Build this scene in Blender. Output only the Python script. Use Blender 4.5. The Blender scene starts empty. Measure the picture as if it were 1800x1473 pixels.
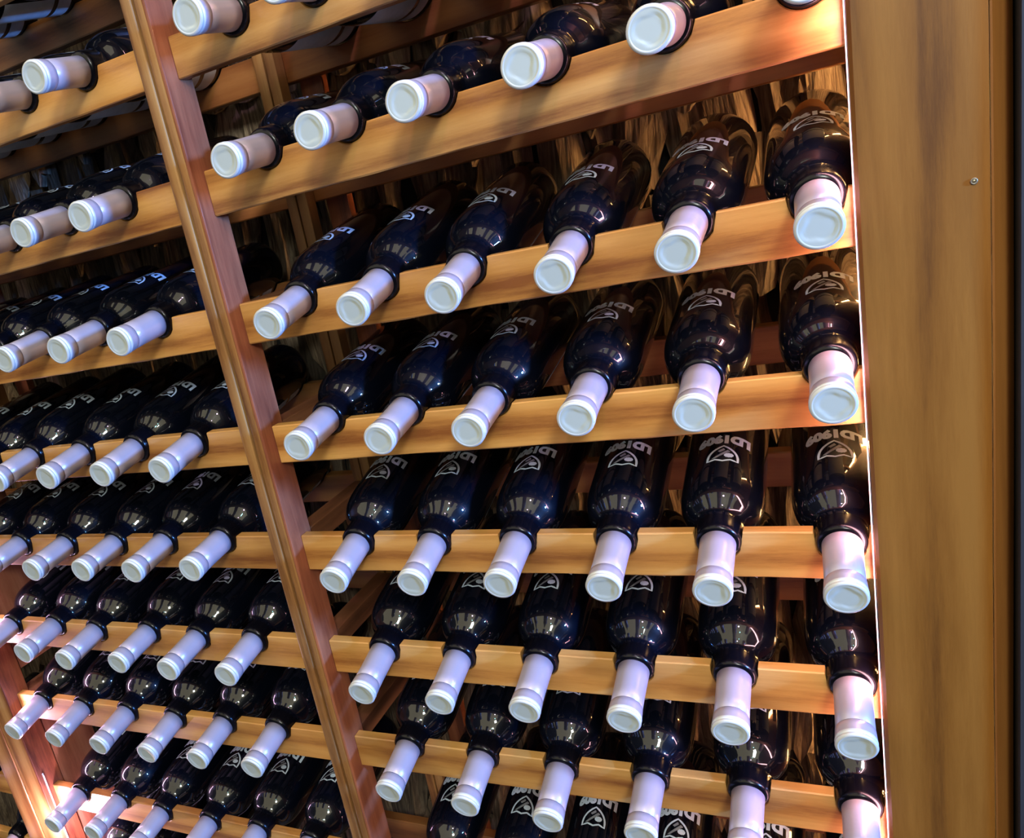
import bpy, bmesh, math, random
from mathutils import Matrix, Vector, noise
R = random.Random(7)
sc = bpy.context.scene
COL = sc.collection

# ------------------------------------------------------------------ camera
CAM = Vector((0.476725, -0.717354, -0.029379))
RIGHT = Vector((0.861054, 0.458305, -0.220324)); DOWN = Vector((-0.048964, -0.356533, -0.932999)); FWD = Vector((-0.506150, 0.814151, -0.284553))
cd = bpy.data.cameras.new('camera'); cam = bpy.data.objects.new('camera', cd); COL.objects.link(cam)
m = Matrix((RIGHT, -DOWN, -FWD)).transposed().to_4x4(); m.translation = CAM
cam.matrix_world = m
cd.sensor_width = 36.0; cd.lens = 1474.26 / 1800 * 36
cd.shift_x = (900 - 645.42) / 1800; cd.shift_y = (823.95 - 736.5) / 1800
cd.clip_start = 0.02; cd.clip_end = 50
sc.camera = cam

# ------------------------------------------------------------------ world, exposure
w = bpy.data.worlds.new('room_ambience'); sc.world = w; w.use_nodes = True
w.node_tree.nodes['Background'].inputs[0].default_value = (0.80, 0.86, 0.80, 1)
w.node_tree.nodes['Background'].inputs[1].default_value = 0.25
sc.view_settings.view_transform = 'Standard'; sc.view_settings.look = 'None'
sc.view_settings.gamma = 1.0; sc.view_settings.use_curve_mapping = False
sc.view_settings.exposure = 0.0

# ------------------------------------------------------------------ lamps (room lamps outside the frame)
def lamp(name, kind, loc, target, color, power, size=0.3, size_y=None, spot=60, blend=0.5):
    l = bpy.data.lights.new(name, kind); l.color = color; l.energy = power
    if kind == 'AREA':
        l.shape = 'RECTANGLE'; l.size = size; l.size_y = size_y or size
    elif kind == 'SPOT':
        l.spot_size = math.radians(spot); l.spot_blend = blend; l.shadow_soft_size = size
    else:
        l.shadow_soft_size = size
    o = bpy.data.objects.new(name, l); COL.objects.link(o); o.location = loc
    if target is not None:
        o.rotation_euler = (Vector(target) - Vector(loc)).to_track_quat('-Z', 'Y').to_euler()
    return o
lamp('blue_violet_side_lamp', 'AREA', (2.05, -0.43, 0.12), (-0.1, 0.0, -0.20), (0.11, 0.34, 1.0), 110, 0.14, 0.14)
lamp('front_spot_lamp', 'AREA', (1.25, -2.0, 1.0), (0.0, 0.0, -0.3), (0.92, 0.97, 0.88), 40, 0.38, 0.38)
lamp('lilac_ceiling_lamp', 'AREA', (0.75, -0.9, 1.2), (0.1, 0.0, -0.5), (0.95, 0.60, 1.0), 6, 0.10, 0.10)
o = lamp('pink_strip_lamp', 'AREA', (0.4805, -0.0095, -0.25), (0.0, -0.0095, -0.25), (1.0, 0.46, 0.52), 2.5, 0.006, 1.75)
o.rotation_euler = Matrix(((0, 0, 1), (1, 0, 0), (0, 1, 0))).to_euler()
o = lamp('lilac_strip_lamp', 'AREA', (-0.7150, -0.0160, -0.74), (0.0, -0.016, -0.74), (0.92, 0.55, 0.92), 1.5, 0.006, 0.72)
o.rotation_euler = Matrix(((0, 0, -1), (-1, 0, 0), (0, 1, 0))).to_euler()
lamp('cyan_spot_lamp', 'SPOT', (1.05, -1.7, 1.3), (-0.05, 0.2, -0.45), (0.30, 0.95, 1.0), 10, 0.04, spot=55)

lamp('small_bulb', 'POINT', (-0.697, -0.045, -0.880), None, (1.0, 0.66, 0.90), 3.4, 0.010)

# ------------------------------------------------------------------ helpers
def tag(o, label=None, cat=None, group=None, kind=None):
    if label: o['label'] = label
    if cat: o['category'] = cat
    if group: o['group'] = group
    if kind: o['kind'] = kind
    return o
def link(name, me, mat=None, parent=None, loc=None):
    o = bpy.data.objects.new(name, me); COL.objects.link(o)
    if mat is not None and me is not None and not me.materials: me.materials.append(mat)
    if parent: o.parent = parent
    if loc: o.location = loc
    return o
def mesh(name, verts, faces, smooth=False):
    me = bpy.data.meshes.new(name); me.from_pydata(verts, [], faces); me.update()
    if smooth:
        for p in me.polygons: p.use_smooth = True
    return me
def from_bm(name, bm, smooth=False):
    me = bpy.data.meshes.new(name); bm.to_mesh(me); bm.free()
    if smooth:
        for p in me.polygons: p.use_smooth = True
    return me
def box_bm(bm, x0, x1, y0, y1, z0, z1, bev=0.0):
    r = bmesh.ops.create_cube(bm, size=1.0)
    vs = r['verts']
    for v in vs:
        v.co = Vector(((x0+x1)/2 + v.co.x*(x1-x0), (y0+y1)/2 + v.co.y*(y1-y0), (z0+z1)/2 + v.co.z*(z1-z0)))
    if bev:
        es = list({e for v in vs for e in v.link_edges})
        bmesh.ops.bevel(bm, geom=es, offset=bev, segments=2, affect='EDGES', profile=0.6)
def box(name, dims, mat, parent=None, bev=0.0):
    """object whose origin is its own centre"""
    x0, x1, y0, y1, z0, z1 = dims
    cx, cy, cz = (x0+x1)/2, (y0+y1)/2, (z0+z1)/2
    bm = bmesh.new(); box_bm(bm, x0-cx, x1-cx, y0-cy, y1-cy, z0-cz, z1-cz, bev)
    return link(name, from_bm(name, bm), mat, parent, (cx, cy, cz))
def lathe(prof, seg=48, axis='y'):
    """prof: list of (t, r); revolved about Y"""
    vs = []; fs = []
    rings = []
    for t, r in prof:
        if r < 1e-6:
            rings.append([len(vs)]); vs.append((0, t, 0))
        else:
            base = len(vs); rings.append(list(range(base, base+seg)))
            for i in range(seg):
                a = 2*math.pi*i/seg; vs.append((r*math.cos(a), t, r*math.sin(a)))
    for a, b in zip(rings[:-1], rings[1:]):
        if len(a) == 1 and len(b) == 1: continue
        for i in range(seg):
            j = (i+1) % seg
            if len(a) == 1: fs.append((a[0], b[i], b[j]))
            elif len(b) == 1: fs.append((a[i], b[0], a[j]))
            else: fs.append((a[i], b[i], b[j], a[j]))
    return vs, fs

# ------------------------------------------------------------------ materials
def new_mat(name):
    m = bpy.data.materials.new(name); m.use_nodes = True
    return m, m.node_tree.nodes, m.node_tree.links, m.node_tree.nodes['Principled BSDF']
def wood(name, c_light, c_mid, c_dark, axis='x', rough=0.42, scale=1.0, knots=True):
    m, N, L, P = new_mat(name)
    tc = N.new('ShaderNodeTexCoord'); oi = N.new('ShaderNodeObjectInfo')
    ad = N.new('ShaderNodeVectorMath'); ad.operation = 'ADD'
    mul = N.new('ShaderNodeVectorMath'); mul.operation = 'SCALE'; mul.inputs[3].default_value = 13.0
    cmb = N.new('ShaderNodeCombineXYZ')
    for i in range(3): L.new(oi.outputs['Random'], cmb.inputs[i])
    L.new(cmb.outputs[0], mul.inputs[0]); L.new(tc.outputs['Object'], ad.inputs[0]); L.new(mul.outputs[0], ad.inputs[1])
    mp = N.new('ShaderNodeMapping')
    s = {'x': (2.2, 30, 30), 'z': (30, 30, 2.2), 'y': (30, 2.2, 30)}[axis]
    mp.inputs['Scale'].default_value = tuple(q*scale for q in s)
    L.new(ad.outputs[0], mp.inputs[0])
    n1 = N.new('ShaderNodeTexNoise'); n1.inputs['Scale'].default_value = 1.0; n1.inputs['Detail'].default_value = 5; n1.inputs['Distortion'].default_value = 1.1
    L.new(mp.outputs[0], n1.inputs[0])
    n2 = N.new('ShaderNodeTexNoise'); n2.inputs['Scale'].default_value = 8.0; n2.inputs['Detail'].default_value = 6; n2.inputs['Roughness'].default_value = 0.8
    L.new(mp.outputs[0], n2.inputs[0])
    # growth ring bands
    wv = N.new('ShaderNodeTexWave'); wv.wave_type = 'BANDS'; wv.bands_direction = {'x': 'Z', 'z': 'X', 'y': 'Z'}[axis]
    wv.inputs['Scale'].default_value = 0.28; wv.inputs['Distortion'].default_value = 5.0; wv.inputs['Detail'].default_value = 2.0; wv.inputs['Detail Scale'].default_value = 0.6
    L.new(mp.outputs[0], wv.inputs[0])
    mx = N.new('ShaderNodeMath'); mx.operation = 'MULTIPLY_ADD'; mx.inputs[1].default_value = 0.22
    L.new(wv.outputs['Fac'], mx.inputs[0])
    s1 = N.new('ShaderNodeMath'); s1.operation = 'MULTIPLY_ADD'; s1.inputs[1].default_value = 0.54
    L.new(n1.outputs[0], s1.inputs[0])
    s2 = N.new('ShaderNodeMath'); s2.operation = 'MULTIPLY'; s2.inputs[1].default_value = 0.36
    L.new(n2.outputs[0], s2.inputs[0]); L.new(s2.outputs[0], s1.inputs[2]); L.new(s1.outputs[0], mx.inputs[2])
    cr = N.new('ShaderNodeValToRGB'); e = cr.color_ramp.elements
    e[0].position = 0.36; e[0].color = (*c_dark, 1); e[1].position = 0.72; e[1].color = (*c_light, 1)
    x = e.new(0.52); x.color = (*c_mid, 1)
    L.new(mx.outputs[0], cr.inputs[0])
    out = cr.outputs[0]
    if knots:
        n3 = N.new('ShaderNodeTexNoise'); n3.inputs['Scale'].default_value = 9.0; n3.inputs['Detail'].default_value = 3
        mp3 = N.new('ShaderNodeMapping'); mp3.inputs['Scale'].default_value = {'x': (0.6, 1.5, 1.5), 'z': (1.5, 1.5, 0.6), 'y': (1.5, 0.6, 1.5)}[axis]
        L.new(ad.outputs[0], mp3.inputs[0]); L.new(mp3.outputs[0], n3.inputs[0])
        c3 = N.new('ShaderNodeValToRGB'); c3.color_ramp.elements[0].position = 0.55; c3.color_ramp.elements[0].color = (1, 1, 1, 1)
        c3.color_ramp.elements[1].position = 0.74; c3.color_ramp.elements[1].color = (0.42, 0.30, 0.26, 1)
        L.new(n3.outputs[0], c3.inputs[0])
        mm = N.new('ShaderNodeMix'); mm.data_type = 'RGBA'; mm.blend_type = 'MULTIPLY'; mm.inputs[0].default_value = 0.8
        L.new(out, mm.inputs[6]); L.new(c3.outputs[0], mm.inputs[7]); out = mm.outputs[2]
    # board to board variation
    hsv = N.new('ShaderNodeHueSaturation')
    vr = N.new('ShaderNodeMapRange'); vr.inputs[3].default_value = 0.86; vr.inputs[4].default_value = 1.12
    L.new(oi.outputs['Random'], vr.inputs[0]); L.new(vr.outputs[0], hsv.inputs['Value']); L.new(out, hsv.inputs['Color'])
    L.new(hsv.outputs[0], P.inputs['Base Color'])
    P.inputs['Roughness'].default_value = rough
    if name.startswith('olive'): P.inputs['Specular IOR Level'].default_value = 0.3
    P.inputs['Coat Weight'].default_value = 0.08 if name.startswith('olive') else 0.25; P.inputs['Coat Roughness'].default_value = 0.22
    bp = N.new('ShaderNodeBump'); bp.inputs['Strength'].default_value = 0.18; bp.inputs['Distance'].default_value = 0.0012
    L.new(mx.outputs[0], bp.inputs['Height']); L.new(bp.outputs[0], P.inputs['Normal'])
    return m
M_RAIL = wood('golden_pine_rail', (0.62, 0.32, 0.090), (0.48, 0.215, 0.050), (0.24, 0.080, 0.018), 'x')
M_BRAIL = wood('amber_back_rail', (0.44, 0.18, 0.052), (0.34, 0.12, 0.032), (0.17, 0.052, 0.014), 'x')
M_POST = wood('honey_post', (0.46, 0.25, 0.085), (0.31, 0.14, 0.042), (0.12, 0.042, 0.012), 'z')
M_TRIM = wood('olive_stained_post', (0.25, 0.100, 0.013), (0.19, 0.070, 0.007), (0.105, 0.035, 0.003), 'z', rough=0.5, scale=0.8, knots=False)
M_TRIME = wood('russet_stained_edge', (0.26, 0.10, 0.018), (0.20, 0.072, 0.012), (0.14, 0.045, 0.008), 'z', rough=0.5, knots=False)
M_RED = wood('red_stained_board', (0.42, 0.14, 0.062), (0.24, 0.065, 0.028), (0.06, 0.012, 0.006), 'z', rough=0.5)
M_BEAR = wood('brown_bearer', (0.28, 0.11, 0.05), (0.17, 0.06, 0.026), (0.07, 0.022, 0.01), 'y', rough=0.5)
M_REDY = wood('red_stained_side_board', (0.42, 0.17, 0.10), (0.30, 0.10, 0.055), (0.13, 0.035, 0.018), 'z', rough=0.5)

def simple(name, col, rough=0.5, metal=0.0, spec=0.5, bump=0.0, bscale=300, var=0.0):
    m, N, L, P = new_mat(name)
    P.inputs['Base Color'].default_value = (*col, 1); P.inputs['Roughness'].default_value = rough
    P.inputs['Metallic'].default_value = metal; P.inputs['Specular IOR Level'].default_value = spec
    if bump or var:
        n = N.new('ShaderNodeTexNoise'); n.inputs['Scale'].default_value = bscale; n.inputs['Detail'].default_value = 4
        tc = N.new('ShaderNodeTexCoord'); L.new(tc.outputs['Object'], n.inputs[0])
        if bump:
            b = N.new('ShaderNodeBump'); b.inputs['Strength'].default_value = bump; b.inputs['Distance'].default_value = 0.001
            L.new(n.outputs[0], b.inputs['Height']); L.new(b.outputs[0], P.inputs['Normal'])
        if var:
            r = N.new('ShaderNodeValToRGB'); r.color_ramp.elements[0].color = (*[c*(1-var) for c in col], 1); r.color_ramp.elements[1].color = (*[min(1, c*(1+var)) for c in col], 1)
            r.color_ramp.elements[0].position = 0.3; r.color_ramp.elements[1].position = 0.7
            L.new(n.outputs[0], r.inputs[0]); L.new(r.outputs[0], P.inputs['Base Color'])
    return m
# dark wine glass: near-black body, its blue tint standing for lamp glow, clear glossy surface
M_GLASS, N_, L_, P_ = new_mat('dark_bottle_glass')
P_.inputs['Base Color'].default_value = (0.0013, 0.0022, 0.0060, 1)
P_.inputs['Roughness'].default_value = 0.38; P_.inputs['Specular IOR Level'].default_value = 0.08
P_.inputs['Coat Weight'].default_value = 1.0; P_.inputs['Coat Roughness'].default_value = 0.025; P_.inputs['Coat IOR'].default_value = 1.52
nz = N_.new('ShaderNodeTexNoise'); nz.inputs['Scale'].default_value = 28; nz.inputs['Detail'].default_value = 2
tcn = N_.new('ShaderNodeTexCoord'); L_.new(tcn.outputs['Object'], nz.inputs[0])
bpn = N_.new('ShaderNodeBump'); bpn.inputs['Strength'].default_value = 0.12; bpn.inputs['Distance'].default_value = 0.0012
L_.new(nz.outputs[0], bpn.inputs['Height']); L_.new(bpn.outputs[0], P_.inputs['Coat Normal'])
M_CAP = simple('satin_silver_capsule', (0.44, 0.395, 0.45), 0.33, 0.30, 0.5, 0.08, 260)
M_CAPTOP = simple('pale_silver_capsule_top', (0.56, 0.61, 0.55), 0.34, 0.2, 0.5, 0.05, 200)  # capsule silver with the pale greenish front light put into its colour
M_CAPRIM = simple('bright_capsule_rim', (0.60, 0.62, 0.60), 0.38, 0.15)  # same silver, coloured whiter where the rings catch the front light
M_COLLAR = simple('dark_neck_glass', (0.002, 0.002, 0.004), 0.22, 0.0, 0.25)
M_GROOVE = simple('capsule_groove', (0.10, 0.09, 0.11), 0.5, 0.3)
M_PRINT = simple('white_print_blue_lit', (0.58, 0.68, 0.80), 0.5)  # white print with blue lamp light mixed into its colour
M_PRINT2 = simple('grey_screen_print', (0.22, 0.23, 0.26), 0.5)
M_PAPER = simple('white_paper_label', (0.70, 0.76, 0.84), 0.6, var=0.08, bscale=60)
M_DARK = simple('dark_backing', (0.012, 0.011, 0.011), 0.9)
M_PLASTER = simple('dim_room_wall', (0.05, 0.05, 0.055), 0.9)
M_CHAR = simple('charcoal_panel', (0.016, 0.016, 0.019), 0.75, var=0.2, bscale=20)
M_FLOOR = simple('dark_floor', (0.06, 0.05, 0.045), 0.6)
M_METAL = simple('screw_metal', (0.35, 0.30, 0.22), 0.4, 0.8)
def emit(name, col, s):
    m, N, L, P = new_mat(name)
    P.inputs['Base Color'].default_value = (0, 0, 0, 1)
    P.inputs['Emission Color'].default_value = (*col, 1); P.inputs['Emission Strength'].default_value = s
    return m

# bark / split palm thatch
def bark(name, cols, grain=55):
    m, N, L, P = new_mat(name)
    tc = N.new('ShaderNodeTexCoord'); oi = N.new('ShaderNodeObjectInfo')
    mp = N.new('ShaderNodeMapping'); mp.inputs['Scale'].default_value = (4.2, 4.2, 0.40)
    L.new(tc.outputs['Object'], mp.inputs[0])
    n = N.new('ShaderNodeTexNoise'); n.inputs['Scale'].default_value = grain; n.inputs['Detail'].default_value = 5; n.inputs['Distortion'].default_value = 0.6
    L.new(mp.outputs[0], n.inputs[0])
    cr = N.new('ShaderNodeValToRGB'); e = cr.color_ramp.elements
    e[0].position = 0.34; e[0].color = (*cols[0], 1); e[1].position = 0.74; e[1].color = (*cols[2], 1); q = e.new(0.52); q.color = (*cols[1], 1)
    L.new(n.outputs[0], cr.inputs[0])
    hs = N.new('ShaderNodeHueSaturation'); vr = N.new('ShaderNodeMapRange'); vr.inputs[3].default_value = 0.35; vr.inputs[4].default_value = 1.6
    L.new(oi.outputs['Random'], vr.inputs[0]); L.new(vr.outputs[0], hs.inputs['Value']); L.new(cr.outputs[0], hs.inputs['Color'])
    L.new(hs.outputs[0], P.inputs['Base Color']); P.inputs['Roughness'].default_value = 0.75
    b = N.new('ShaderNodeBump'); b.inputs['Strength'].default_value = 0.7; b.inputs['Distance'].default_value = 0.003
    L.new(n.outputs[0], b.inputs['Height']); L.new(b.outputs[0], P.inputs['Normal'])
    return m
M_BARK = bark('split_bark', ((0.06, 0.038, 0.024), (0.15, 0.105, 0.066), (0.30, 0.23, 0.15)))

# ------------------------------------------------------------------ numbers of the rack
ZR = {-1: 0.300, 0: 0.1696, 1: 0.0473, 2: -0.0886, 3: -0.2242, 4: -0.3570, 5: -0.4931, 6: -0.6265, 7: -0.8101, 8: -0.950}
SL = {-1: -0.0096, 0: -0.0096, 1: 0.0073, 2: 0.0033, 3: 0.0039, 4: -0.0021, 5: -0.0004, 6: 0.0072, 7: 0.0010, 8: 0.0}
HR = {-1: 0.040, 0: 0.039, 1: 0.0446}
def ztop(r, x): return ZR[r] + SL[r]*(x-0.1)
DATA = 'A01:0.0019,0.1682,0.11,0.01;A11:0.0022,0.0495,0.11,0.01;A12:0.0943,0.0527,0.11,0.008;A13:0.1834,0.0529,0.11,0.001;A14:0.2797,0.0526,0.11,0.002;A15:0.3699,0.0511,0.11,-0.004;A21:0.0012,-0.0943,0.179,0.018;A22:0.0944,-0.0929,0.201,0.013;A23:0.1819,-0.0939,0.207,0.019;A24:0.2778,-0.0926,0.202,0.018;A25:0.3707,-0.0916,0.199,-0.006;A26:0.4592,-0.0909,0.197,0.029;A31:-0.0004,-0.2202,0.127,0.016;A32:0.0922,-0.2188,0.141,0.013;A33:0.1823,-0.2169,0.148,0.01;A34:0.277,-0.2143,0.137,0.029;A35:0.3677,-0.2168,0.151,0.025;A36:0.4604,-0.2174,0.155,0.032;A41:-0.0009,-0.3634,0.212,0.024;A42:0.0909,-0.3638,0.213,0.02;A43:0.1826,-0.363,0.208,0.019;A44:0.2779,-0.3638,0.211,0.028;A45:0.3665,-0.3649,0.215,0.024;A46:0.4608,-0.3666,0.222,0.032;A51:-0.0017,-0.4994,0.21,0.023;A52:0.0907,-0.5014,0.22,0.022;A53:0.1821,-0.5005,0.215,0.025;A54:0.2776,-0.4997,0.212,0.024;A55:0.3676,-0.5006,0.216,0.027;A56:0.4616,-0.5017,0.22,0.026;A61:0.0003,-0.6296,0.193,0.02;A62:0.0932,-0.6309,0.202,0.022;A63:0.1839,-0.6324,0.208,0.025;A64:0.2769,-0.631,0.197,0.018;A65:0.3685,-0.6313,0.197,0.018;A66:0.4615,-0.6302,0.197,0.018;B06:-0.1936,0.1719,0.11,0.011;B16:-0.1912,0.0392,0.122,0.016;B15:-0.2817,0.04,0.122,0.014;B26:-0.1925,-0.0915,0.11,0.01;B25:-0.2857,-0.0891,0.11,0.013;B24:-0.3802,-0.0888,0.11,0.018;B36:-0.1907,-0.2347,0.145,0.013;B35:-0.2852,-0.2352,0.145,0.018;B34:-0.3789,-0.235,0.138,0.018;B33:-0.4756,-0.2342,0.146,0.018;B46:-0.1917,-0.3589,0.11,0.018;B45:-0.2863,-0.3616,0.127,0.017;B44:-0.3748,-0.3628,0.11,0.019;B43:-0.4706,-0.364,0.11,0.02;B42:-0.5657,-0.3631,0.11,0.018;B56:-0.1884,-0.4979,0.133,0.023;B55:-0.282,-0.4993,0.117,0.018;B54:-0.3685,-0.4958,0.124,0.02;B53:-0.4725,-0.4997,0.126,0.021;B52:-0.5565,-0.4946,0.122,0.021;B51:-0.6565,-0.4993,0.133,0.018;B66:-0.1932,-0.6298,0.163,0.023;B65:-0.283,-0.6319,0.149,0.018;B64:-0.3741,-0.6349,0.167,0.019;B63:-0.4678,-0.6353,0.162,0.021;B62:-0.562,-0.6362,0.168,0.022;B61:-0.655,-0.6357,0.168,0.022;B71:-0.649,-0.8126,0.123,0.022;B72:-0.5558,-0.8091,0.11,0.02;B73:-0.4696,-0.8159,0.115,0.018;B74:-0.3737,-0.8147,0.115,0.018;B75:-0.282,-0.8109,0.115,0.018'
BOT = {}
for tkn in DATA.split(';'):
    k, v = tkn.split(':'); BOT[(k[0], int(k[1]), int(k[2]))] = tuple(float(q) for q in v.split(','))
def default(b, r, c):
    x = (c-1)*0.0922 if b == 'A' else (-0.1919 + (c-6)*0.0930 if b == 'B' else -0.8850 - (6-c)*0.093)
    x += R.uniform(-.002, .002)
    ref = [v for k, v in BOT.items() if k[0] == b and k[1] == r]
    if ref:
        zo = sum(v[1]-ztop(r, v[0]) for v in ref)/len(ref); p = sum(v[2] for v in ref)/len(ref)
    else: zo, p = -0.004, 0.165
    if b == 'A' and r == 7: zo, p = -0.0045, 0.195
    return (x, ztop(r, x)+zo+R.uniform(-.001, .001), p+R.uniform(-.01, .01), 0.02+R.uniform(-.01, .01))
WANT = [('A', r, c) for r in range(0, 8) for c in range(1, 7)]
WANT += [('B', r, c) for r in range(-1, 9) for c in range(1, 7)]
WANT = [k for k in WANT if not (k[0] == 'A' and k[1] == 0 and k[2] > 4) and not (k[0] == 'B' and k[1] == 8 and k[2] > 4)
        and not (k[0] == 'B' and ((k[1] == -1 and k[2] < 3) or (k[1] == 0 and k[2] < 2)))]
WANT += [('C', 6, 6), ('C', 7, 6), ('C', 8, 6), ('C', 7, 5)]
for k in WANT:
    if k not in BOT: BOT[k] = default(*k)

# ------------------------------------------------------------------ setting
YW = 0.262
struct = []
def sbox(name, dims, mat, bev=0): 
    o = box(name, dims, mat, None, bev); o['kind'] = 'structure'; return o
wall = sbox('wall_back', (-2.6, 0.574, YW+0.016, YW+0.05, -1.5, 1.45), M_DARK)
sbox('wall_front', (-2.6, 3.0, -4.08, -4.0, -1.5, 1.45), M_PLASTER)
sbox('wall_left', (-2.68, -2.6, -4.08, YW+0.05, -1.5, 1.45), M_PLASTER)
sbox('wall_right', (3.0, 3.08, -4.08, YW+0.05, -1.5, 1.45), M_PLASTER)
sbox('trim_1', (0.5742, 3.0, -0.026, 0.30, -1.5, 1.45), M_CHAR)
sbox('floor', (-2.68, 3.08, -4.08, YW+0.05, -1.56, -1.5), M_FLOOR)
# ceiling board; an added glow sheet stands in for the lamp-lit ceiling
sbox('ceiling', (-2.68, 3.08, -4.08, YW+0.05, 1.52, 1.58), M_PLASTER)
M_CEILGLOW = emit('ceiling_glow_sheet', (0.78, 0.70, 0.48), 2.1)
M_FRONTGLOW = emit('front_glow_fill', (0.80, 0.84, 0.72), 0.22)
cglow = sbox('ceiling_glow', (-2.5, 2.9, -3.95, -0.10, 1.46, 1.465), M_CEILGLOW)
for i in range(7):  # unseen bars, added for dark lines in the shoulder reflections
    sbox('trim_%d' % (2+i), (-1.5+i*0.42-0.012, -1.5+i*0.42+0.012, -0.30, -0.10, 1.43, 1.455), M_DARK)
fglow = sbox('front_glow', (-2.5, 2.9, -3.99, -3.98, -0.3, 1.42), M_FRONTGLOW)  # added glow panel, unseen, there to light the rack from the front
for i in range(5):  # bars dividing the added front panel
    sbox('trim_%d' % (9+i), (-2.4+i*1.3-0.02, -2.4+i*1.3+0.02, -3.975, -3.95, -0.3, 1.42), M_DARK)
sbox('trim_14', (-2.5, 2.9, -3.975, -3.94, 0.20, 0.24), M_DARK)

# thatch of split bark on the back wall
variants = []
for vi in range(14):
    rr = random.Random(100+vi)
    nx, nz = 5, 7
    W = rr.uniform(0.036, 0.062); H = 0.165
    kind = rr.choice(['point', 'round', 'blunt', 'notch'])
    vs = []; fs = []
    for j in range(nz):
        t = j/(nz-1)                           # 0 bottom tip, 1 top
        wd = W
        if kind == 'point': wd = W*min(1, 0.18+t*2.1)
        elif kind == 'round': wd = W*min(1, 0.45+math.sqrt(max(t, 0))*1.2)
        elif kind == 'notch': wd = W*(0.8+0.2*math.sin(t*9+vi))
        off = 0.004*math.sin(t*5+vi)
        for i in range(nx):
            u = i/(nx-1)-0.5
            z = -H/2 + H*t + (0.010*(abs(u)*2)**2 if j == 0 and kind != 'notch' else 0) - (0.012*math.cos(u*9) if j == 0 and kind == 'notch' else 0)
            ridge = 0.009*(1-(2*u)**2) + 0.0022*math.sin(i*2.3+vi+t*3) + rr.uniform(-.0007, .0007)
            vs.append((u*wd+off, -ridge-0.004*(1-t), z))
    for j in range(nz-1):
        for i in range(nx-1):
            a = j*nx+i; fs.append((a, a+1, a+1+nx, a+nx))
    n0 = len(vs)
    border = [i for i in range(nx)] + [j*nx+nx-1 for j in range(1, nz)] + [(nz-1)*nx+i for i in range(nx-2, -1, -1)] + [j*nx for j in range(nz-2, 0, -1)]
    bs = []
    for b in border:
        x, y, z = vs[b]; bs.append(len(vs)); vs.append((x, 0.004, z))
    for a in range(len(border)):
        b = (a+1) % len(border); fs.append((border[b], border[a], bs[a], bs[b]))
    me = mesh('bark_strip', vs, fs, False); me.materials.append(M_BARK); variants.append(me)
def project(p):
    d = Vector(p)-CAM; z = d.dot(FWD)
    return 645.42+1474.26*d.dot(RIGHT)/z, 823.95+1474.26*d.dot(DOWN)/z, z
cand = []
rb = random.Random(5)
tier = 0
z = 0.44
while z > -1.40:
    x = -1.62 + rb.uniform(0, .03)
    while x < 0.555:
        wv = rb.randrange(14)
        cand.append((x, YW+0.012-0.006*rb.random(), z+rb.uniform(-.03, .03), wv, rb.uniform(-.13, .13), rb.uniform(-.06, .06)))
        x += rb.uniform(0.036, 0.052)
    z -= 0.115; tier += 1
vis = []
for c in cand:
    px, py, dz = project(c[:3]); inside = -40 < px < 1560 and -60 < py < 1530
    vis.append((0 if inside else 1, dz, c))
vis.sort(key=lambda q: (q[0], q[1]))
near = [q[2] for q in vis if q[0] == 0][:295]
ns = set(near)
for c in near:
    o = link('bark_strip', variants[c[3]], None, wall)
    o.matrix_parent_inverse = Matrix()
    o.location = Vector(c[:3]) - wall.location
    o.rotation_euler = (-0.05+c[5]*.5, c[4], c[5])
svs, sfs = [], []
for c in cand:
    if c in ns: continue
    me = variants[c[3]]; M = Matrix.Translation(Vector(c[:3])-wall.location) @ Matrix.Rotation(c[4], 4, 'Y') @ Matrix.Rotation(-0.05, 4, 'X')
    b0 = len(svs)
    svs += [tuple(M @ v.co) for v in me.vertices]; sfs += [tuple(b0+i for i in p.vertices) for p in me.polygons]
o = link('bark_thatch', mesh('bark_thatch', svs, sfs), M_BARK, wall); o['kind'] = 'stuff'

# ------------------------------------------------------------------ rack
rack = bpy.data.objects.new('wine_rack', None); COL.objects.link(rack); rack.location = (0, 0, -1.5); rack.empty_display_size = .1
tag(rack, 'slatted pine wine rack filling the wall, rails notched for the bottle necks', 'wine rack')
def rpart(o):
    o.parent = rack; o.location = Vector(o.location)+Vector((0, 0, 1.5)); return o
def rbox(name, dims, mat, bev=0.0012):
    return rpart(box(name, dims, mat, None, bev))

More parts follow.
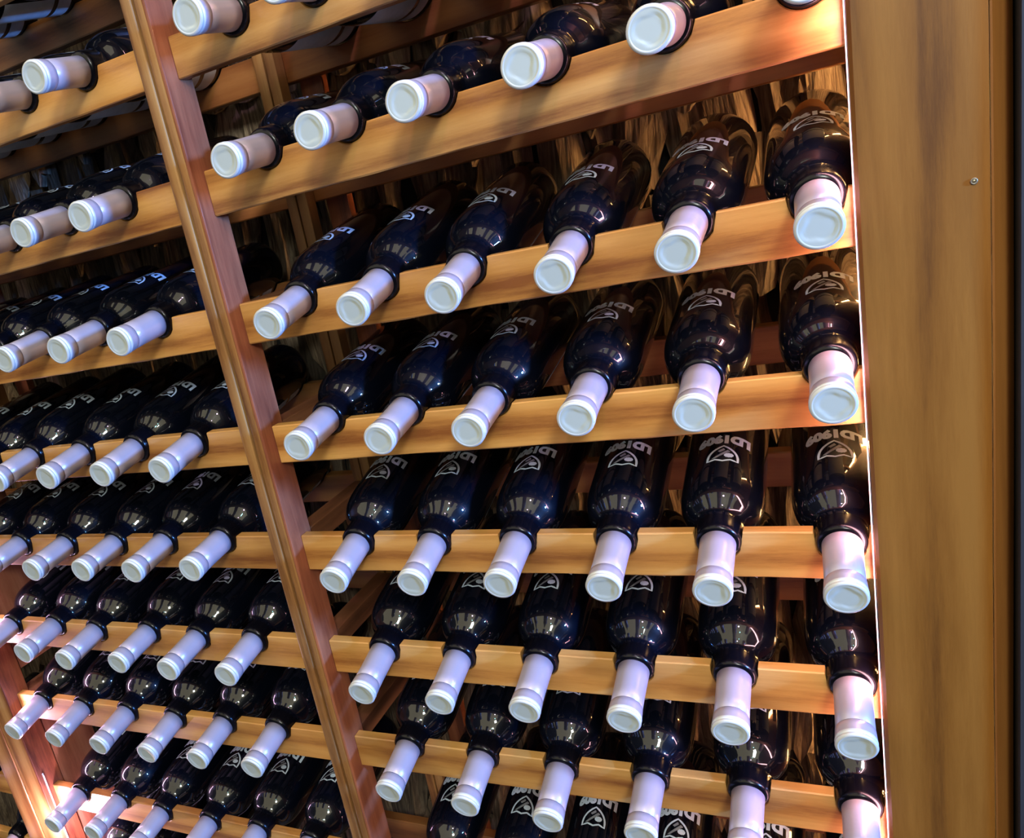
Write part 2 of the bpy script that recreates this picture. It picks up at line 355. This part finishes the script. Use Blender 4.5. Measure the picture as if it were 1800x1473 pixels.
def rail(name, r, x0, x1, y0, y1, H, notches, mat, seed):
    """board along x, top edge notched: notches = (xc, zc, radius)"""
    rr = random.Random(seed)
    xm = (x0+x1)/2; zm = ztop(r, xm)-H/2; ym = (y0+y1)/2
    xs = set([x0, x1]); k = int((x1-x0)/0.03)
    for i in range(k+1): xs.add(x0+(x1-x0)*i/k)
    for xc, zc, rad in notches:
        zt = ztop(r, xc)
        half = rad if zc <= zt else math.sqrt(max(rad*rad-(zc-zt)**2, 0))
        if half <= 0: continue
        half = min(half, rad)
        xs.add(xc-half-1e-5); xs.add(xc+half+1e-5)
        for i in range(13):
            a = -half+2*half*i/12; xs.add(xc+a)
    xs = sorted(x for x in xs if x0 <= x <= x1)
    c = 0.0011
    vs = []; fs = []
    ph = rr.uniform(0, 6)
    for x in xs:
        zt = ztop(r, x); zb = zt-H; wv = 0.0003*math.sin(x*40+ph)+0.0002*math.sin(x*97+ph)
        for xc, zc, rad in notches:
            if abs(x-xc) <= rad and (zc-math.sqrt(max(rad*rad-(x-xc)**2, 0))) < zt:
                zt = zc-math.sqrt(max(rad*rad-(x-xc)**2, 0))
        zt = max(zt, zb+0.008)
        pts = [(y0, zb+c), (y0, zt-c+wv), (y0+c, zt+wv*.3), (y1-c, zt), (y1, zt-c), (y1, zb+c), (y1-c, zb), (y0+c, zb+wv)]
        vs += [(x-xm, y-ym, z-zm) for y, z in pts]
    n = len(xs)
    for i in range(n-1):
        for j in range(8):
            a = i*8+j; b = i*8+(j+1) % 8; fs.append((a, a+8, b+8, b))
    fs.append(tuple(range(8))); fs.append(tuple((n-1)*8+j for j in range(7, -1, -1)))
    me = mesh(name, vs, fs)
    bm = bmesh.new(); bm.from_mesh(me); bmesh.ops.recalc_face_normals(bm, faces=bm.faces[:]); bm.to_mesh(me); bm.free()
    o = link(name, me, mat, None, (xm, ym, zm)); return rpart(o)

BAYS = {'A': (-0.0765, 0.556, range(-1, 9)), 'B': (-0.7195, -0.1075, range(-1, 9)), 'C': (-1.42, -0.8125, range(3, 9))}
for b, (x0, x1, rows) in BAYS.items():
    for r in rows:
        H = HR.get(r, 0.0432)
        fn, bn = [], []
        for (bb, rw, c), (x, z, p, yw) in BOT.items():
            if bb != b or rw != r: continue
            ym = 0.0065
            fn.append((x - math.tan(yw)*ym, z+math.tan(p)*ym-0.0002, 0.0199/math.cos(p)))
            ym = 0.209
            bn.append((x - math.tan(yw)*ym, z+math.tan(p)*ym-0.0006, 0.0378/math.cos(p)))
        rail('front_rail', r, x0, x1, 0.0, 0.0135, H, fn, M_RAIL, r*7+ord(b))
        rail('back_rail', r, x0-0.03, x1+(0.03 if b != 'A' else 0.0), 0.200, 0.218, 0.039 if r != 1 else 0.049, bn, M_BRAIL, r*11+ord(b))
# uprights: two strips side by side, a deeper red-stained board behind them
def upright(x0, x1, yf=-0.02):
    g = 0.0013; xm = x0+(x1-x0)*0.47
    rbox('post_strip', (x0, xm-g, yf, yf+0.022, -1.5, 1.0), M_POST, 0.0015)
    rbox('post_strip', (xm+g, x1-0.0042, yf+0.001, yf+0.021, -1.5, 1.0), M_POST, 0.0018)
    rbox('red_side_board', (x1-0.0038, x1, yf+0.0005, yf+0.042, -1.5, 1.0), M_RED, 0.0012)
    rbox('post_core', (x0+0.004, x1-0.0042, yf+0.0212, yf+0.0425, -1.5, 1.0), M_RED, 0.0012)
def backupright(x0, x1):
    g = 0.0013; xm = (x0+x1)/2
    rbox('back_post', (x0, xm-g, 0.181, 0.1995, -1.5, 1.0), M_POST, 0.001)
    rbox('back_post', (xm+g, x1, 0.180, 0.1995, -1.5, 1.0), M_POST, 0.001)
    rbox('backing_board', (x1+0.004, x1+0.034, 0.2185, 0.232, -1.5, 1.0), M_RED, 0.001)
upright(-0.1065, -0.0772); backupright(-0.1065, -0.0772)
upright(-0.8120, -0.7200); backupright(-0.79, -0.755)
# side boards joining front and back at the left post
for z0, z1 in ((-0.60, -0.12), (-0.985, -0.64)):
    rbox('side_board', (-0.748, -0.7215, 0.024, 0.11, z0, z1), M_REDY, 0.0015)
rbox('side_board', (-0.748, -0.7215, 0.024, 0.11, -1.4, -1.0), M_REDY, 0.0015)
# short bearers running from front to back beside the central post
for r in (1, 2, 3, 4, 5, 6):
    z = ztop(r, -.1)
    rbox('bearer', (-0.104, -0.0815, 0.024, 0.179, z-0.026, z-0.002), M_BEAR, 0.001)
# wide end post in front of the right end of the rails
XL, XR = 0.4835, 0.5585
bm = bmesh.new()
pr = [(XL, -0.0005), (XL, -0.0175), (XL+0.0025, -0.020), (XR, -0.020), (XR+0.0005, -0.0005)]
def prism(pr, z0, z1, c):
    n = len(pr); nz = 40; vs = []; fs = []
    for k in range(nz+1):
        z = z0+(z1-z0)*k/nz
        for x, y in pr: vs.append((x-c[0]+0.00035*math.sin(z*9+x*50), y-c[1], z-c[2]))
    for k in range(nz):
        for i in range(n):
            a = k*n+i; b = k*n+(i+1) % n; fs.append((a, b, b+n, a+n))
    fs.append(tuple(range(n-1, -1, -1))); fs.append(tuple(nz*n+i for i in range(n)))
    return vs, fs
c = ((XL+XR)/2, -0.01, -0.25)
vs, fs = prism(pr, -1.5, 1.0, c); me = mesh('end_post', vs, fs)
bm.free(); bm = bmesh.new(); bm.from_mesh(me); bmesh.ops.recalc_face_normals(bm, faces=bm.faces[:]); bm.to_mesh(me); bm.free()
ep = rpart(link('end_post', me, M_TRIM, None, c))
pr = [(XR+0.0008, -0.0005), (XR+0.0008, -0.0195), (XR+0.002, -0.0198), (XR+0.0145, -0.0035), (XR+0.0145, 0.02), (XR+0.0008, 0.02)]
c = (XR+0.007, -0.01, -0.25)
vs, fs = prism(pr, -1.5, 1.0, c); me = mesh('post_edge', vs, fs)
bm = bmesh.new(); bm.from_mesh(me); bmesh.ops.recalc_face_normals(bm, faces=bm.faces[:]); bm.to_mesh(me); bm.free()
rpart(link('post_edge', me, M_TRIME, None, c))
rbox('end_panel', (0.5605, 0.5735, 0.0215, 0.235, -1.5, 1.0), M_RED, 0.001)
# screw in the end post
vs, fs = lathe([(-0.0206, 0), (-0.0206, 0.0012), (-0.0202, 0.0013), (-0.0212, 0.0016), (-0.0208, 0.0021), (-0.0199, 0.0022), (-0.0185, 0.0022), (-0.0185, 0)], 16)
zs = project
scx, scz = 0.5502, -0.0975
so = link('screw', mesh('screw', vs, fs, True), M_METAL, ep)
so.location = Vector((scx, 0, scz)) - Vector(((XL+XR)/2, -0.01, -0.25))

# LED strips tucked behind the posts
def led2(root, x, y, z0, z1, col, st):
    bm = bmesh.new(); box_bm(bm, -0.002, 0.002, -0.004, 0.004, 0, z1-z0)
    link('light_line', from_bm('light_line', bm), emit('led_glow_inner', col, st), root, (x-root.location.x, y-root.location.y, z0-root.location.z))
def led(name, x, y, zs_, col, s, label, w_=0.0010, d_=0.0022, parts=True):
    root = bpy.data.objects.new(name, None); COL.objects.link(root); root.location = (x, y, min(zs_)); root.empty_display_size = .05
    tag(root, label, 'LED strip')
    h = max(zs_)-min(zs_)
    bm = bmesh.new(); box_bm(bm, -w_*.3, w_*.3, -d_/2, d_/2, 0, h)
    link('carrier_tape', from_bm('carrier_tape', bm), M_PRINT, root)
    side = 1 if name_dir[0] > 0 else -1
    bm = bmesh.new(); box_bm(bm, *(sorted((side*w_*.32, side*w_))), -d_/2*.7, d_/2*.7, 0.004, h-0.004)
    link('light_line', from_bm('light_line', bm), emit('led_glow_'+('p' if side < 0 else 'w'), col, s), root)
    return root
name_dir = [-1]
ls = led('led_strip', XL-0.0005, -0.0042, (-1.0, 0.62), (1.0, 0.50, 0.55), 7.0, 'thin pink-white LED strip on the inner side of the wide right post')
led2(ls, 0.5575, 0.224, -0.95, 0.5, (1.0, 0.55, 0.20), 75.0)
name_dir = [1]
led('led_strip', -0.7190, -0.010, (-1.15, -0.78), (0.95, 0.62, 0.95), 3.5, 'thin pink-white LED strip on the inner side of the left post')

# ------------------------------------------------------------------ bottle kind
TB = 0.2215                     # base of the bottle, measured from where the axis crosses the rail face
CAPF, CAPR = -0.0707, -0.0058   # front and rear end of the capsule
def g(t, r): return (t-TB, r)
glass_prof = [g(-0.050, 0.0), g(-0.050, 0.0120), g(CAPR-0.0005, 0.0125), g(CAPR, 0.0150), g(CAPR+0.0006, 0.0168), g(CAPR+0.0018, 0.0180), g(CAPR+0.0036, 0.0188), g(0.0005, 0.0192), g(0.008, 0.0194), g(0.0135, 0.0194),
    g(0.017, 0.0192), g(0.020, 0.0200), g(0.0235, 0.0225), g(0.027, 0.0258), g(0.031, 0.0289), g(0.036, 0.0318), g(0.042, 0.0340), g(0.049, 0.0354), g(0.057, 0.0362), g(0.066, 0.0365),
    g(0.10, 0.0366), g(0.15, 0.0366), g(0.200, 0.0366), g(0.212, 0.0364), g(0.218, 0.0352), g(0.2210, 0.0325), g(0.2215, 0.0290), g(0.2185, 0.0240), g(0.205, 0.0150), g(0.196, 0.0)]
vs, fs = lathe(glass_prof, 56)
ME_GLASS = mesh('glass_body', vs, fs, True); ME_GLASS.materials.append(M_GLASS); ME_GLASS.materials.append(M_COLLAR)
for p in ME_GLASS.polygons:
    if p.index // 56 < 9: p.material_index = 1
f = CAPF
cap_prof = [g(CAPR, 0.0143), g(CAPR-0.0002, 0.0149), g(-0.020, 0.01465), g(-0.040, 0.0145), g(f+0.0190, 0.0146), g(f+0.0186, 0.01405), g(f+0.0178, 0.01405), g(f+0.0174, 0.0148),
    g(f+0.0125, 0.0151), g(f+0.0085, 0.0153), g(f+0.0078, 0.0153), g(f+0.0072, 0.0154), g(f+0.0058, 0.0156), g(f+0.0049, 0.0154), g(f+0.0043, 0.0147), g(f+0.0038, 0.0147),
    g(f+0.0032, 0.0154), g(f+0.0018, 0.0156), g(f+0.0007, 0.0151), g(f+0.0001, 0.0141), g(f, 0.0133), g(f+0.0004, 0.0126)]
vs, fs = lathe(cap_prof, 48)
ME_CAP = mesh('capsule', vs, fs, True); ME_CAP.materials.append(M_CAP); ME_CAP.materials.append(M_GROOVE); ME_CAP.materials.append(M_CAPRIM)
for p in ME_CAP.polygons:
    ring = p.index // 48
    if ring == 5: p.material_index = 1
    if ring >= 11: p.material_index = 2
ME_TOPS = []
for vi in range(6):
    rr = random.Random(40+vi); vs = [(0, f+0.00085-TB, 0)]; fs = []
    nr, sg = 12, 40; ph = rr.uniform(0, 6); ph2 = rr.uniform(0, 6); kk = rr.choice([4, 5, 6]); amp = rr.uniform(.0002, .0008)
    for i in range(1, nr+1):
        r_ = 0.0128*i/nr
        for j in range(sg):
            a = 2*math.pi*j/sg
            rb_ = 0.0088+amp*math.cos(kk*a+ph)+0.0005*math.cos(2*a+ph2)
            h = 0.00055/(1+math.exp(-(rb_-r_)/0.00025))
            h += 0.00045*math.exp(-((r_-rb_-0.0008)/0.0008)**2)*(0.6+0.6*math.cos(3*a+ph2))
            if i == nr: h = 0
            vs.append((r_*math.cos(a), f+0.0003+h-TB, r_*math.sin(a)))
    for j in range(sg): fs.append((0, 1+j, 1+(j+1) % sg))
    for i in range(nr-1):
        for j in range(sg):
            a = 1+i*sg+j; b = 1+i*sg+(j+1) % sg; fs.append((a, a+sg, b+sg, b))
    me = mesh('capsule_top', vs, fs, True); me.materials.append(M_CAPTOP)
    ME_TOPS.append(me)

# printed emblem: drawn flat in (u to picture right, v to the base), then wrapped on the glass
def wrap(bm, R_, t0, thick=0.0):
    u0 = min(v.co.x for v in bm.verts); u1 = max(v.co.x for v in bm.verts)
    k = u0
    while k < u1:
        gm = bm.verts[:]+bm.edges[:]+bm.faces[:]
        bmesh.ops.bisect_plane(bm, geom=gm, plane_co=(k, 0, 0), plane_no=(1, 0, 0)); k += 0.0022
    for v in bm.verts:
        u, q = v.co.x, v.co.y; a = u/R_
        v.co = Vector((R_*math.sin(a), t0+q-TB, R_*math.cos(a)))
def poly(bm, pts): 
    vv = [bm.verts.new((x, y, 0)) for x, y in pts]; return bm.faces.new(vv)
def stroke(bm, pts, w_, closed=True):
    n = len(pts); L1 = []; L2 = []
    for i in range(n):
        if closed: a, b = Vector(pts[i-1]), Vector(pts[(i+1) % n])
        else: a, b = Vector(pts[max(i-1, 0)]), Vector(pts[min(i+1, n-1)])
        d = (b-a).normalized(); nn = Vector((-d.y, d.x))
        L1.append(bm.verts.new((pts[i][0]+nn.x*w_/2, pts[i][1]+nn.y*w_/2, 0))); L2.append(bm.verts.new((pts[i][0]-nn.x*w_/2, pts[i][1]-nn.y*w_/2, 0)))
    for i in range(n if closed else n-1):
        j = (i+1) % n; bm.faces.new((L1[i], L1[j], L2[j], L2[i]))
def build_emblem():
    bm = bmesh.new()
    # text
    cu = bpy.data.curves.new('txt', 'FONT'); cu.body = 'LD1909'; cu.size = 0.0150; cu.offset = 0.0011; cu.align_x = 'CENTER'; cu.space_character = 0.98
    cu.resolution_u = 3
    to = bpy.data.objects.new('txt', cu); COL.objects.link(to)
    dg = bpy.context.evaluated_depsgraph_get(); me = bpy.data.meshes.new_from_object(to.evaluated_get(dg))
    bt = bmesh.new(); bt.from_mesh(me)
    for v in bt.verts:
        x, y = v.co.x, v.co.y
        u = -x*1.0; q = -y*1.18
        v.co = Vector((u, 0.113+q-5.0*u*u, 0))
    me2 = bpy.data.meshes.new('t'); bt.to_mesh(me2); bt.free()
    bm.from_mesh(me2)
    bpy.data.objects.remove(to); bpy.data.curves.remove(cu); bpy.data.meshes.remove(me); bpy.data.meshes.remove(me2)
    # shield: flat wavy top toward the neck (small v), point toward the base
    S = []
    for i in range(9): x = -0.0132+0.0264*i/8; S.append((x, 0.0705-0.0013*math.cos(4*math.pi*i/8)))
    for i in range(1, 9): a = i/8; S.append((0.0132*(1-a**2.2), 0.0705+0.0245*a**0.85))
    for i in range(7, 0, -1): a = i/8; S.append((-0.0132*(1-a**2.2), 0.0705+0.0245*a**0.85))
    stroke(bm, S, 0.0022)
    # disc with cog edge at the picture-right side
    cx_, cy_ = 0.0050, 0.0790
    poly(bm, [(cx_+(0.0040+0.00045*(i % 2))*math.cos(2*math.pi*i/20), cy_+(0.0034+0.0004*(i % 2))*math.sin(2*math.pi*i/20)) for i in range(20)])
    bmesh.ops.triangulate(bm, faces=[f_ for f_ in bm.faces if len(f_.verts) > 4])
    wrap(bm, 0.03672, 0.003)
    me = from_bm('printed_emblem', bm); me.materials.append(M_PRINT)
    bm = bmesh.new()
    poly(bm, [(-0.0100, 0.0735), (-0.0070, 0.0735), (0.0062, 0.0855), (0.0036, 0.0880)])
    poly(bm, [(-0.0050, 0.0860), (-0.0030, 0.0840), (0.0015, 0.0880), (0.0000, 0.0910)])
    wrap(bm, 0.03672, 0.003)
    me2 = from_bm('emblem_band', bm); me2.materials.append(M_PRINT2)
    return me, me2
ME_EMB, ME_BAND = build_emblem()
# paper labels on the underside
def under(t0, t1, half):
    vs = []; fs = []; n = 14; R_ = 0.03678
    for t in (t0, t1):
        for i in range(n+1):
            a = math.pi + (i/n-0.5)*2*half; vs.append((R_*math.sin(a), t-TB, R_*math.cos(a)))
    for i in range(n): fs.append((i, i+1, i+n+2, i+n+1))
    return vs, fs
vs, fs = under(0.072, 0.158, 0.95); ME_LAB = mesh('paper_label', vs, fs, True); ME_LAB.materials.append(M_PAPER)
vs, fs = under(0.166, 0.190, 0.95); ME_LAB2 = mesh('label_strip', vs, fs, True); ME_LAB2.materials.append(M_PAPER)

ORD = ['', 'first', 'second', 'third', 'fourth', 'fifth', 'sixth']
ROWW = {-1: 'top edge', 0: 'first', 1: 'second', 2: 'third', 3: 'fourth', 4: 'fifth', 5: 'sixth', 6: 'seventh', 7: 'eighth', 8: 'ninth'}
def blabel(b, r, c):
    if b == 'A':
        n = ORD[c]
        if r == 0: return 'silver-capped bottle on the highest right-bay rail, %s from the central post' % n
        if r == 1: return 'silver-capped bottle on the thick second rail, right bay, %s from the central post' % n
        return 'dark bottle with silver capsule, right bay, %s rail down, %s from the central post' % (ROWW[r], n)
    if b == 'B':
        n = ORD[7-c]
        if r == -1: return 'bottle seen from beneath at the top left edge, %s left of the central post' % n
        return 'dark bottle with silver capsule, left bay, %s rail down, %s left of the central post' % (ROWW[r], n)
    return 'dark bottle beyond the left post, %s rail down, %s one left of that post' % (ROWW[r], ORD[7-c])
GR = {'A': 'wine bottles in the right bay', 'B': 'wine bottles in the left bay', 'C': 'wine bottles beyond the left post'}
def full(o, r, b):
    return True
proto = None
idx = 0
for k in WANT:
    b, r, c = k; x, z, p, yw = BOT[k]
    rc = random.Random(ord(b)*997+(r+3)*31+c)
    # neck direction; base point
    nd = Vector((math.sin(yw)*math.cos(p), -math.cos(yw)*math.cos(p), -math.sin(p)))
    base = Vector((x, 0, z)) - nd*TB
    ydir = -nd; xdir = ydir.cross(Vector((0, 0, 1))).normalized(); zdir = xdir.cross(ydir).normalized()
    roll = rc.uniform(-0.10, 0.10)
    Mx = Matrix((xdir, ydir, zdir)).transposed().to_4x4() @ Matrix.Rotation(roll, 4, 'Y'); Mx.translation = base
    if proto is None:
        root = bpy.data.objects.new('wine_bottle', None); COL.objects.link(root); root.empty_display_size = .03
        kids = [link('glass_body', ME_GLASS, None, root)]
        cp = link('capsule', ME_CAP, None, root); link('capsule_top', ME_TOPS[0], None, cp)
        em = link('printed_emblem', ME_EMB, None, root); link('emblem_band', ME_BAND, None, em)
        lb = link('paper_label', ME_LAB, None, root); link('label_strip', ME_LAB2, None, root)
        proto = root
    else:
        root = proto.copy(); COL.objects.link(root)
        for ch in list(proto.children):
            c1 = ch.copy(); COL.objects.link(c1); c1.parent = root
            for g_ in list(ch.children):
                c2 = g_.copy(); COL.objects.link(c2); c2.parent = c1
                if g_.name.startswith('capsule_top'): c2.data = ME_TOPS[idx % 6]
    root.matrix_world = Mx
    tag(root, blabel(b, r, c), 'bottle', GR[b])
    for ch in root.children:
        if ch.name.startswith('capsule'):
            ch.rotation_euler = (0, rc.uniform(0, 6.28), 0)
    idx += 1
bpy.context.view_layer.update()
